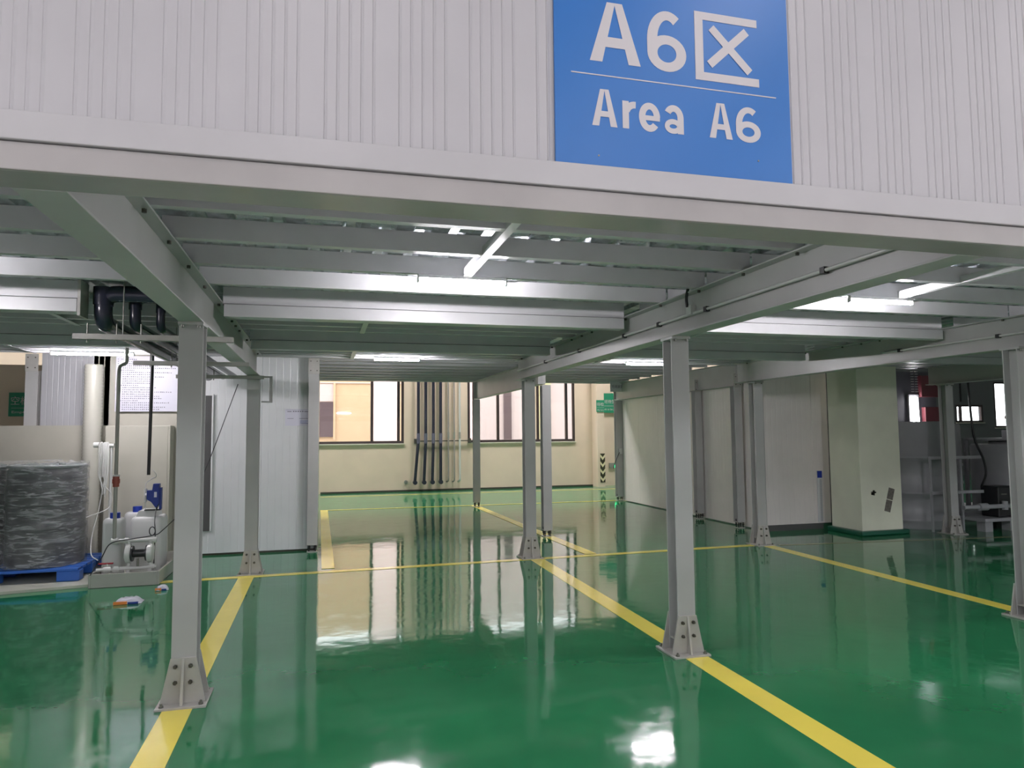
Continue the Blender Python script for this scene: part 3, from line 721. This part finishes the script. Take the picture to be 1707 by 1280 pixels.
# ================================================================== left wet corner
struct(MB().prism([(-9, 8.2), (-3.35, 8.98), (-2.5, 9.14), (-2.0, 9.16), (-2.0, 10.8), (-9, 10.8)], 'z', 0, .035).build('floor_slab_left', 'slabpale', bevel=.004))
tagp = thing('plastic_pallet', 'blue plastic pallet under the wrapped drums', 'pallet', (-3.6, 9.9, .035))
mb = MB()
for i in range(7): mb.box(-4.62, 9.36+i*.17, .155, -2.72, 9.36+i*.17+.135, .185)
mb.build('deck', 'bluep', tagp, .005)
for x in (-4.6, -3.77, -2.95):
    for y in (9.38, 9.86, 10.36): box(x, y, .036, x+.24 if x > -4 else x+.2, y+.15, .155).build('foot', 'bluep', tagp, .01)
def drum(cx, cy, label, r=.425, z0=.186, h=1.17):
    t = thing('drum', label, 'drum', (cx, cy, z0), 'film wrapped drums')
    p = [(r*.90, z0), (r*.96, z0+.02), (r*.97, z0+.05)]
    for zz in (.25, .38, .62, .75): p += [(r*.97, z0+zz*h-.03), (r, z0+zz*h-.012), (r, z0+zz*h+.012), (r*.97, z0+zz*h+.03)]
    p += [(r*.97, z0+.96*h), (r*.90, z0+h-.02)]
    MB().lathe(cx, cy, p, 40).build('body', 'drum', t)
    MB().lathe(cx, cy, [(r*.86, z0+h-.02), (r*.97, z0+h-.018), (r*.985, z0+h), (r*.97, z0+h+.018), (r*.93, z0+h+.02), (r*.9, z0+h+.008)], 40).build('lid', 'lid', t)
    MB().cyl((cx+.18, cy-.1, z0+h), (cx+.18, cy-.1, z0+h+.03), .035, 12).build('bung', 'lid', t)
drum(-3.215, 9.83, 'right hand black drum wrapped in stretch film on the blue pallet')
drum(-4.07, 9.83, 'left hand black drum, cut by the photo edge, wrapped in film')
def film():
    c = [(-4.07, 9.83), (-3.215, 9.83)]; R = .435; pts = []
    for k in range(25): a = math.pi/2+math.pi*k/24; pts.append((c[0][0]+R*math.cos(a), c[0][1]+R*math.sin(a)))
    for k in range(8):
        t_ = (k+1)/9; dip = .25*math.exp(-((t_-.5)/.14)**2); pts.append((c[0][0]*(1-t_)+c[1][0]*t_, c[0][1]-R+dip))
    for k in range(25): a = -math.pi/2+math.pi*k/24; pts.append((c[1][0]+R*math.cos(a), c[1][1]+R*math.sin(a)))
    n = len(pts); v = []; L = 30; z0, z1 = .196, 1.40
    for j in range(L+1):
        z = z0+(z1-z0)*j/L
        for i, p in enumerate(pts):
            k = 1+.012*math.sin(j*1.7+i*.35)+random.uniform(-.004, .006); cx = -3.64
            v.append((p[0]+(p[0]-cx)*.02*(k-1)*20, p[1]+(p[1]-9.83)*(k-1)*1.2, z+(random.uniform(-.03, .035) if j == L else random.uniform(-.008, .008))))
    mb = MB(); mb.add(v, [(j*n+i, j*n+(i+1) % n, (j+1)*n+(i+1) % n, (j+1)*n+i) for j in range(L) for i in range(n)], True)
    o = mb.build('stretch_film', 'film', loc=(-3.64, 9.83, .17)); tag(o, 'shiny crinkled stretch film wound around the black drums', 'plastic film')
film()
# spill tray
t = thing('spill_tray', 'grey plastic spill tray holding the white containers and pump', 'tray', (-2.17, 9.8, 0))
MB().box(-2.50, 9.06, .001, -1.82, 10.55, .02).build('tray_base', 'tray', t)
for i, a in enumerate(((-2.50, 9.04, -1.82, 9.065), (-2.50, 10.53, -1.82, 10.555), (-2.525, 9.04, -2.50, 10.555), (-1.82, 9.04, -1.795, 10.555))):
    box(a[0], a[1], .001, a[2], a[3], .155).build('tray_side', 'tray', t, .006)
def superbox(x0, y0, z0, x1, y1, z1, rc=.05, top=.0):
    """rounded-corner container body with a shoulder"""
    poly = []
    for cx, cy, a0 in ((x1-rc, y1-rc, 0), (x0+rc, y1-rc, 90), (x0+rc, y0+rc, 180), (x1-rc, y0+rc, 270)):
        for k in range(6): a = math.radians(a0+90*k/5); poly.append((cx+rc*math.cos(a), cy+rc*math.sin(a)))
    mx, my = (x0+x1)/2, (y0+y1)/2; v = []; lv = [(z0, .96), (z0+.02, 1), (z1-.06, 1), (z1-.02, .95), (z1, .80)]
    for z, s in lv: v += [(mx+(p[0]-mx)*s, my+(p[1]-my)*s, z) for p in poly]
    n = len(poly); mb = MB()
    mb.add(v, [(j*n+i, j*n+(i+1) % n, (j+1)*n+(i+1) % n, (j+1)*n+i) for j in range(len(lv)-1) for i in range(n)], True)
    mb.add(v, [tuple(range(n-1, -1, -1)), tuple(range((len(lv)-1)*n, len(lv)*n))]); return mb
t = thing('white_jug', 'tall white plastic jug with blue cap at the left of the spill tray', 'jug', (-2.38, 9.45, .02))
superbox(-2.485, 9.34, .022, -2.27, 9.56, .735).build('body', 'jug', t)
MB().cyl((-2.37, 9.45, .735), (-2.37, 9.45, .80), .055, 20).build('cap', 'capblue', t)
t = thing('white_jug', 'white plastic jug with dark blue cap behind the vertical grey pipe', 'jug', (-2.28, 10.2, .02))
superbox(-2.44, 10.10, .022, -2.18, 10.32, .73).build('body', 'jug', t)
MB().cyl((-2.30, 10.2, .73), (-2.30, 10.2, .80), .055, 20).build('cap', 'capblue', t)
t = thing('dosing_tank', 'square white dosing tank with a raised lid in the spill tray', 'tank', (-2.08, 9.9, .02))
superbox(-2.25, 9.62, .022, -1.90, 10.04, .72).build('body', 'jug', t)
MB().prism([(-2.20, .70), (-1.96, .70), (-1.98, .79), (-2.17, .79)], 'y', 9.66, 10.0).build('lid', 'jug', t, .006)
box(-2.10, 9.64, .79, -1.92, 9.70, .805).build('mounting_strip', 'black', t)
t = thing('dosing_pump', 'dark blue dosing pump on top of the square white tank', 'pump', (-1.98, 9.65, .805))
MB().prism([(-2.02, .90), (-1.97, .83), (-1.955, .83), (-1.93, .88), (-1.93, 1.12), (-2.00, 1.12), (-2.01, 1.04), (-2.07, 1.04), (-2.07, .93)], 'y', 9.60, 9.69).build('body', 'motorb', t, .006)
box(-1.93, 9.61, .806, -1.905, 9.68, 1.07).build('back_plate', 'motorb', t, .003)
box(-1.985, 9.597, .955, -1.955, 9.6, 1.02).build('label_plate', 'paper', t)
MB().cyl((-2.09, 9.645, .90), (-2.09, 9.645, 1.06), .018, 12).cyl((-2.09, 9.645, .98), (-2.07, 9.645, .98), .03, 12).build('dosing_head', 'pvc', t)
MB().cyl((-1.96, 9.64, .835), (-1.96, 9.64, .80), .014, 10, .006).build('gland', 'black', t)
MB().tube(catm([(-2.09, 9.645, 1.05), (-2.09, 9.645, 1.12), (-2.04, 9.64, 1.17), (-1.98, 9.63, 1.20), (-1.975, 9.62, 1.24), (-2.01, 9.61, 1.29)], 6), .0055, 6).tube([(-2.09, 9.645, .91), (-2.088, 9.645, .80)], .006, 6).build('tubing', 'pvc', t)
t = thing('power_cord', 'black cord with a coiled loop below the dosing pump', 'cord', (-1.94, 9.3, .2))
MB().tube(catm([(-1.96, 9.60, .80), (-1.94, 9.45, .68), (-1.91, 9.35, .56), (-1.90, 9.28, .38), (-1.90, 9.27, .16)], 8), .006, 6).build('cord', 'black', t)
lp = [(-1.945+.032*math.cos(a*math.pi/8), 9.36+.003*math.sin(a), .575+.05*math.sin(a*math.pi/8)) for a in range(50)]
MB().tube(lp, .006, 6).build('coil', 'black', t)
# air pump with manifolds
t = thing('diaphragm_pump', 'white and black diaphragm pump with pipe manifolds at the front of the tray', 'pump', (-2.05, 9.2, .10))
Yp = 9.2
MB().tube([(-2.34, Yp, .50), (-2.28, Yp, .495), (-1.87, Yp, .495)], .024, 12).cyl((-2.34, Yp, .495), (-2.27, Yp, .495), .036, 14).cyl((-2.20, Yp, .495), (-2.16, Yp, .495), .034, 14).cyl((-1.90, Yp, .495), (-1.86, Yp, .495), .034, 14).build('top_manifold', 'pvc', t)
MB().tube([(-2.47, 9.13, .185), (-1.86, Yp, .185)], .022, 12).cyl((-2.30, 9.15, .185), (-2.24, 9.157, .185), .034, 14).cyl((-1.93, Yp, .185), (-1.88, Yp, .185), .032, 14).build('bottom_manifold', 'pvc', t)
for x in (-2.155, -1.925):
    MB().cyl((x-.028, Yp, .345), (x+.028, Yp, .345), .098, 24).cyl((x-.02, Yp, .345), (x+.02, Yp, .345), .112, 12).cyl((x, Yp, .44), (x, Yp, .49), .022, 10).cyl((x, Yp, .19), (x, Yp, .25), .022, 10).build('diaphragm_cover', 'pvc', t)
MB().cyl((-2.125, Yp, .345), (-1.955, Yp, .345), .045, 18).build('air_valve_body', 'black', t)
for x in (-2.12, -1.96): MB().cyl((x-.012, Yp, .345), (x+.012, Yp, .345), .09, 24).build('clamp_ring', 'black', t)
MB().cyl((-2.04, 9.12, .30), (-2.04, 9.12, .21), .012, 10).build('air_silencer', 'bolt', t)
for x in (-2.155, -1.925): box(x-.02, Yp-.03, .021, x+.02, Yp+.03, .17).build('foot', 'pvc', t)
t = thing('ball_valve', 'white ball valve with a red lever on the tray edge pipe', 'valve', (-2.36, 9.14, .16))
MB().cyl((-2.40, 9.14, .185), (-2.32, 9.148, .185), .038, 14).cyl((-2.36, 9.144, .2), (-2.36, 9.144, .25), .016, 10).build('body', 'pvc', t)
MB().box(-2.45, 9.13, .245, -2.30, 9.16, .262).build('lever', 'red', t, .004)
t = thing('riser_pipe', 'tall grey riser pipe with a red coupling rising from the pump', 'pipe', (-2.31, 9.2, .5))
MB().tube(arc([(-2.235, 9.2, 2.75), (-2.235, 9.2, 2.56), (-2.31, 9.2, 2.54), (-2.315, 9.2, 2.4), (-2.31, 9.2, .50)], .05), .021, 12).build('pipe', 'pvcg', t)
MB().cyl((-2.31, 9.2, 1.12), (-2.31, 9.2, 1.24), .034, 14).cyl((-2.31, 9.2, 1.16), (-2.31, 9.2, 1.21), .042, 8).build('coupling', 'redpipe', t)
MB().cyl((-2.31, 9.2, 1.24), (-2.31, 9.2, 1.26), .038, 14).build('coupling_ring', 'pvc', t)
tag(MB().cyl((-2.0, 9.4, 2.70), (-2.01, 9.4, 1.24), .019, 12).build('drop_pipe', 'black'), 'straight black pipe hanging from the ceiling over the dosing pump', 'pipe')
# white cable bundle on a short pipe arm
t = thing('pipe_stand', 'thin white upright pipe with a side arm between drums and tank', 'pipe', (-2.5, 9.75, 0))
MB().tube(arc([(-2.56, 9.95, .036), (-2.56, 9.95, 1.58), (-2.74, 9.95, 1.60)], .03), .018, 10).build('pipe', 'pvc', t)
MB().cyl((-2.70, 9.95, 1.60), (-2.76, 9.95, 1.60), .034, 12).cyl((-2.58, 9.95, 1.59), (-2.53, 9.95, 1.59), .03, 12).build('tee', 'pvc', t)
t = thing('cable_bundle', 'bundle of white cables looped over the pipe arm', 'cable', (-2.65, 9.9, 1.0))
for i in range(9):
    a = random.uniform(-.05, .05); b = random.uniform(.82, 1.1)
    MB().tube(catm([(-2.66+a*.6, 9.93, 1.2), (-2.65+a, 9.915, 1.55), (-2.63+a, 9.93, 1.63), (-2.62+a, 9.91, 1.5), (-2.63+a*1.3, 9.9, 1.25), (-2.62+a*.3, 9.9, b+.1)], 6), .0065, 6).build('cable', 'pvc', t)
MB().tube(catm([(-2.62, 9.90, 1.1), (-2.53, 9.88, .98), (-2.55, 9.85, .82), (-2.72, 9.6, .74)], 8), .006, 6).tube(catm([(-2.62, 9.90, 1.15), (-2.66, 9.86, .8), (-2.68, 9.7, .5), (-2.60, 9.4, .33), (-2.50, 9.3, .27)], 8), .006, 6).build('loose_cable', 'pvc', t)
# rags / packs on floor
def rag(x, y, sx, sy, h, label, rz):
    t = thing('crumpled_pack', label, 'litter', (x, y, 0))
    n, m_ = 14, 8; v = []
    for j in range(m_+1):
        for i in range(n+1):
            u, w_ = i/n-.5, j/m_-.5; e = max(0, 1-(2*abs(u))**4)*max(0, 1-(2*abs(w_))**4)
            z = .003+h*e*(.75+.4*random.random()); X = u*sx; Y = w_*sy
            v.append((x+X*math.cos(rz)-Y*math.sin(rz), y+X*math.sin(rz)+Y*math.cos(rz), z))
    mb = MB(); mb.add(v, [(j*(n+1)+i, j*(n+1)+i+1, (j+1)*(n+1)+i+1, (j+1)*(n+1)+i) for j in range(m_) for i in range(n)], True)
    mb.build('wrapper', 'paper', t)
    MB().box(x-sx*.48, y-sy*.52, .003, x+.0*sx, y-sy*.40, h*.55).build('orange_print', 'orange', t)
    MB().box(x+.03*sx, y-sy*.52, .003, x+sx*.40, y-sy*.40, h*.40).build('blue_print', 'motorb', t)
rag(-1.90, 8.17, .26, .16, .055, 'crumpled white pack with orange and blue print on the green floor', .0)
rag(-1.70, 8.74, .13, .11, .05, 'small crumpled orange and white wrapper beside the near left post', .2)

# notice board, cupboard and duct on the left
t = thing('notice_board', 'large white notice board filled with rows of small print', 'notice board', (-2.4, 10.85, 2.05))
box(-2.79, 10.93, 2.05, -1.96, 10.96, 2.83).build('board', 'paper', t, .003)
mb = MB(); z = 2.79; heads = {0, 5, 12, 19}
for r in range(24):
    ln = random.randint(14, 27) if r not in heads else random.randint(6, 9)
    for c in range(ln):
        x = -2.72+c*.0255+(0 if r in heads else .02)
        if x > -2.0: break
        mb.box(x, 10.9285, z-.014, x+random.uniform(.010, .018), 10.93, z-random.uniform(.0, .005))
    mb.box(-2.765, 10.9285, z-.012, -2.755, 10.93, z-.002)
    z -= .0305
mb.build('print', 'ink', t)
t = thing('cupboard', 'plain cream cupboard standing behind the white dosing tank', 'cupboard', (-2.42, 10.8, .04))
box(-2.84, 10.72, .036, -2.03, 10.98, 1.85).build('body', 'shedcream', t, .006)
box(-2.83, 10.712, .05, -2.06, 10.72, 1.84).build('door', 'shedcream', t, .003)
t = thing('flexible_duct', 'pale ribbed flexible duct rising behind the drums', 'duct', (-3.0, 10.7, .04))
prof = []; z = .04
i = 0
while z < 2.70:
    prof.append((.118 if i % 2 else .108, z)); z += .022; i += 1
MB().lathe(-3.0, 10.72, prof, 28).build('duct', mat('pale duct film', (.48, .47, .41), .22), t)

# overhead black pipes, left bay
t3 = [(-1.63, .064, 'thick black pipe with elbows, left of three under the left bay'), (-1.44, .042, 'medium black pipe with elbows, middle of three under the left bay'), (-1.28, .033, 'slim black pipe with elbows, right of three under the left bay')]
for i, (x, r, l) in enumerate(t3):
    t = thing('overhead_pipe', l, 'pipe', (x, 6.0, 2.5), 'black pipes dropping through the deck')
    zb = 2.575-.02*(2-i)*0
    y0 = 6.0+(0, .14, .26)[i]
    MB().tube(arc([(x+.45-.08*i, y0, 2.80), (x, y0, 2.80), (x, y0, zb), (x+.09, 10.6, 2.53)], .11 if i == 0 else .08), r, 16).build('pipe', 'pipe', t)
    MB().cyl((x, y0, zb+.13), (x, y0, zb+.27), r*1.13, 18).build('coupling', 'pipe', t)
for k, (x, y) in enumerate(((-1.1, 6.6), (-.98, 7.2), (-1.0, 8.0))): pass
for i, (y, x0, x1, l) in enumerate(((5.62, -1.72, -.65, 'nearest'), (7.55, -1.78, -.72, 'middle'), (9.2, -1.7, -.70, 'farthest'))):
    z = 2.395
    t = thing('strut_rail', f'{l} grey strut rail hung under the left main beam for the black pipes', 'bracket', ((x0+x1)/2, y, z))
    MB().box(x0, y, z, x1, y+.04, z+.004).box(x0, y, z, x1, y+.003, z+.042).box(x0, y+.037, z, x1, y+.04, z+.042).build('rail', 'steel2', t, .001)
    MB().cyl((-1.40, y+.02, z+.042), (-1.40, y+.02, 2.895), .005, 6).build('hanger_rod', 'bolt', t)
    for x in (-1.63, -1.44, -1.28): MB().cyl((x, y+.02, z-.02), (x, y+.02, z+.12), .006, 6).build('u_bolt', 'bolt', t)

# ================================================================== right dark corner
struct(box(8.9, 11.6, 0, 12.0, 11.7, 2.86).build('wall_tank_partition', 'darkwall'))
def tank(cx, cy, r, z0, z1, ribs, label, mt='darktank', lid=True):
    t = thing('storage_tank', label, 'tank', (cx, cy, z0))
    p = [(r*.98, z0), (r, z0+.03)]
    for z in ribs: p += [(r, z-.05), (r*1.035, z-.035), (r*1.035, z+.0), (r, z+.015)]
    p += [(r, z1-.04), (r*.96, z1)]
    MB().lathe(cx, cy, p, 40).build('body', mt, t)
    if lid: MB().lathe(cx, cy, [(r*.5, z1), (r*.5, z1+.05), (r*.45, z1+.06)], 28).build('lid', mt, t)
    return t
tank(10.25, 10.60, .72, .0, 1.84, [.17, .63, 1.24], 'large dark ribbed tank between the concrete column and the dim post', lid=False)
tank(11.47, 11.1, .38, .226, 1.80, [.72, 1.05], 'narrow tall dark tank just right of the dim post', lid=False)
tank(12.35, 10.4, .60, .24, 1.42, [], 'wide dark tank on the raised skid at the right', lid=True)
t = thing('pump_skid', 'low dark steel skid with legs under the pump set', 'skid', (11.5, 9.6, 0))
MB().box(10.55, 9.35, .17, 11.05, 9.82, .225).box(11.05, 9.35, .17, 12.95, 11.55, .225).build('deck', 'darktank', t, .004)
for x in (10.62, 11.15, 12.1):
    for y in ((9.42,) if x < 11 else (9.42, 10.5)): box(x, y, 0, x+.16, y+.16, .17).build('leg', 'darktank', t)
t = thing('motor_unit', 'black boxed motor on the skid by the right edge', 'motor', (11.1, 9.55, .225))
box(10.92, 9.42, .226, 11.30, 9.75, .74).build('case', 'black', t, .02)
box(10.98, 9.41, .60, 11.10, 9.42, .62).build('handle', 'bolt', t)
MB().cyl((11.26, 9.44, .74), (11.26, 9.44, .79), .02, 10).build('gauge', 'bolt', t)
tag(MB().tube(arc([(10.15, 9.38, .42), (10.55, 9.37, .42), (11.45, 9.37, .42)], .05), .035, 10).cyl((10.45, 9.37, .42), (10.62, 9.37, .42), .06, 12).cyl((11.0, 9.37, .36), (11.0, 9.37, .5), .045, 12).build('valve_pipe', 'darktank'), 'dim horizontal pipe with a valve in front of the motor', 'pipe').location.z = 0
t = thing('guard_rail', 'dim two bar guard rail crossing behind the dim post', 'rail', (10.3, 9.66, 0))
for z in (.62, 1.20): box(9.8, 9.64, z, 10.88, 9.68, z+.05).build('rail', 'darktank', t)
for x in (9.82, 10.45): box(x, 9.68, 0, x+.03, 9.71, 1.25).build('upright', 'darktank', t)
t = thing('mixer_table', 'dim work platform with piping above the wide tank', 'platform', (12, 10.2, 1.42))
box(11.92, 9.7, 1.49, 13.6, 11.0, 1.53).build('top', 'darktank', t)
box(12.1, 9.75, 1.53, 13.4, 10.3, 1.68).build('channel', 'darktank', t, .01)
MB().cyl((12.05, 10.0, 1.68), (11.95, 10.0, 1.98), .05, 10).cyl((11.9, 10.0, 1.92), (12.12, 10.0, 1.80), .05, 10).build('valve', 'darkred', t)
MB().cyl((11.9, 9.9, 1.98), (11.9, 9.9, 2.86), .02, 8).cyl((12.05, 9.9, 1.98), (12.05, 9.9, 2.86), .02, 8).build('riser', 'pvcg', t)
for x in (11.97, 13.5):
    for y in (9.75, 10.95): box(x-.03, y-.03, .226 if x < 13 else 0, x+.03, y+.03, 1.49).build('leg', 'darktank', t)
t = thing('wall_lamp', 'pair of bright vertical tubes on the dark partition above the large tank', 'lamp', (11.2, 11.5, 1.9))
for dx in (0, .10): MB().cyl((11.36+dx, 11.52, 1.86), (11.34+dx, 11.52, 2.34), .022, 10).build('tube', mat('dim vertical tube', (1, 1, 1), .5, emit=(1, .97, 1), estr=16), t)
box(11.28, 11.55, 1.80, 11.52, 11.6, 2.40).build('backplate', 'darktank', t)
mb = MB()
for k in range(9): 
    for dx in (0, .1): mb.box(11.315+dx, 11.5, 2.45+k*.05, 11.375+dx, 11.52, 2.462+k*.05)
mb.build('louvre', 'pvc', t)
t = thing('red_case', 'dull red ribbed case on the dark partition beside the vertical tubes', 'case', (11.8, 11.45, 1.9))
box(11.55, 11.5, 2.35, 11.98, 11.6, 2.78).build('upper_case', 'darkred', t, .01)
box(11.62, 11.5, 1.85, 12.0, 11.6, 2.15).build('lower_case', 'darkred', t, .01)
tag(MB().tube(catm([(10.60, 9.6, 2.866), (10.62, 9.6, 2.4), (10.66, 9.58, 1.6), (10.80, 9.55, 1.2), (10.84, 9.55, .95), (10.68, 9.5, .75)], 8), .018, 8).build('black_hose', 'black'), 'black hose hanging behind the dim post by the tanks', 'hose')
t = thing('wall_gauge', 'narrow blue topped scale strip on the booth wall beside the concrete column', 'gauge', (8.45, 10.55, .1))
box(8.33, 10.595, .12, 8.42, 10.615, 1.0).build('strip', 'panel', t)
box(8.33, 10.59, .88, 8.42, 10.60, 1.0).build('blue_header', 'capblue', t)
mb = MB()
for k in range(40): mb.box(8.37, 10.592, .14+k*.018, 8.41, 10.594, .146+k*.018)
mb.build('scale', 'ink', t)

# small pieces go one level deeper, under the part they are fixed to
SUB = {'lettering': 'board', 'small_lettering': 'board', 'rule_line': 'board sign_board', 'letter_a': 'sign_board', 'letter_r': 'sign_board', 'letter_e': 'sign_board',
       'digit_six': 'sign_board', 'district_character': 'sign_board', 'screw': 'sign_board', 'cap_bolt': 'cap_plate', 'anchor_bolt': 'base_plate', 'cap': 'body',
       'label_plate': 'body', 'coupling_ring': 'coupling', 'print': 'board', 'blue_print': 'board', 'chevron': 'plate', 'blue_header': 'strip', 'scale': 'strip',
       'lit_panel': 'case', 'bung': 'lid', 'lens': 'housing', 'latch': 'mullion', 'door': 'body', 'dosing_head': 'body', 'gland': 'body', 'clamp_ring': 'air_valve_body'}
base = lambda o: o.name.split('.')[0]
def mid(o):
    n = len(o.data.vertices); c = Vector((0, 0, 0))
    for v in o.data.vertices: c += v.co
    return c/max(n, 1)
for root in [o for o in bpy.data.objects if o.parent is None and o.children]:
    kids = [c for c in root.children if c.type == 'MESH']
    for c in kids:
        want = SUB.get(base(c), '').split()
        if base(c) == 'bolt' and base(root) == 'steel_post': want = ['gusset_plate']
        if base(c) == 'bolt' and base(root) == 'slim_post': want = ['splice_plate']
        cand = [k for k in kids if base(k) in want]
        if cand: c.parent = min(cand, key=lambda k: (mid(k)-mid(c)).length)
for o in bpy.data.objects:
    if '_w' in o: del o['_w']
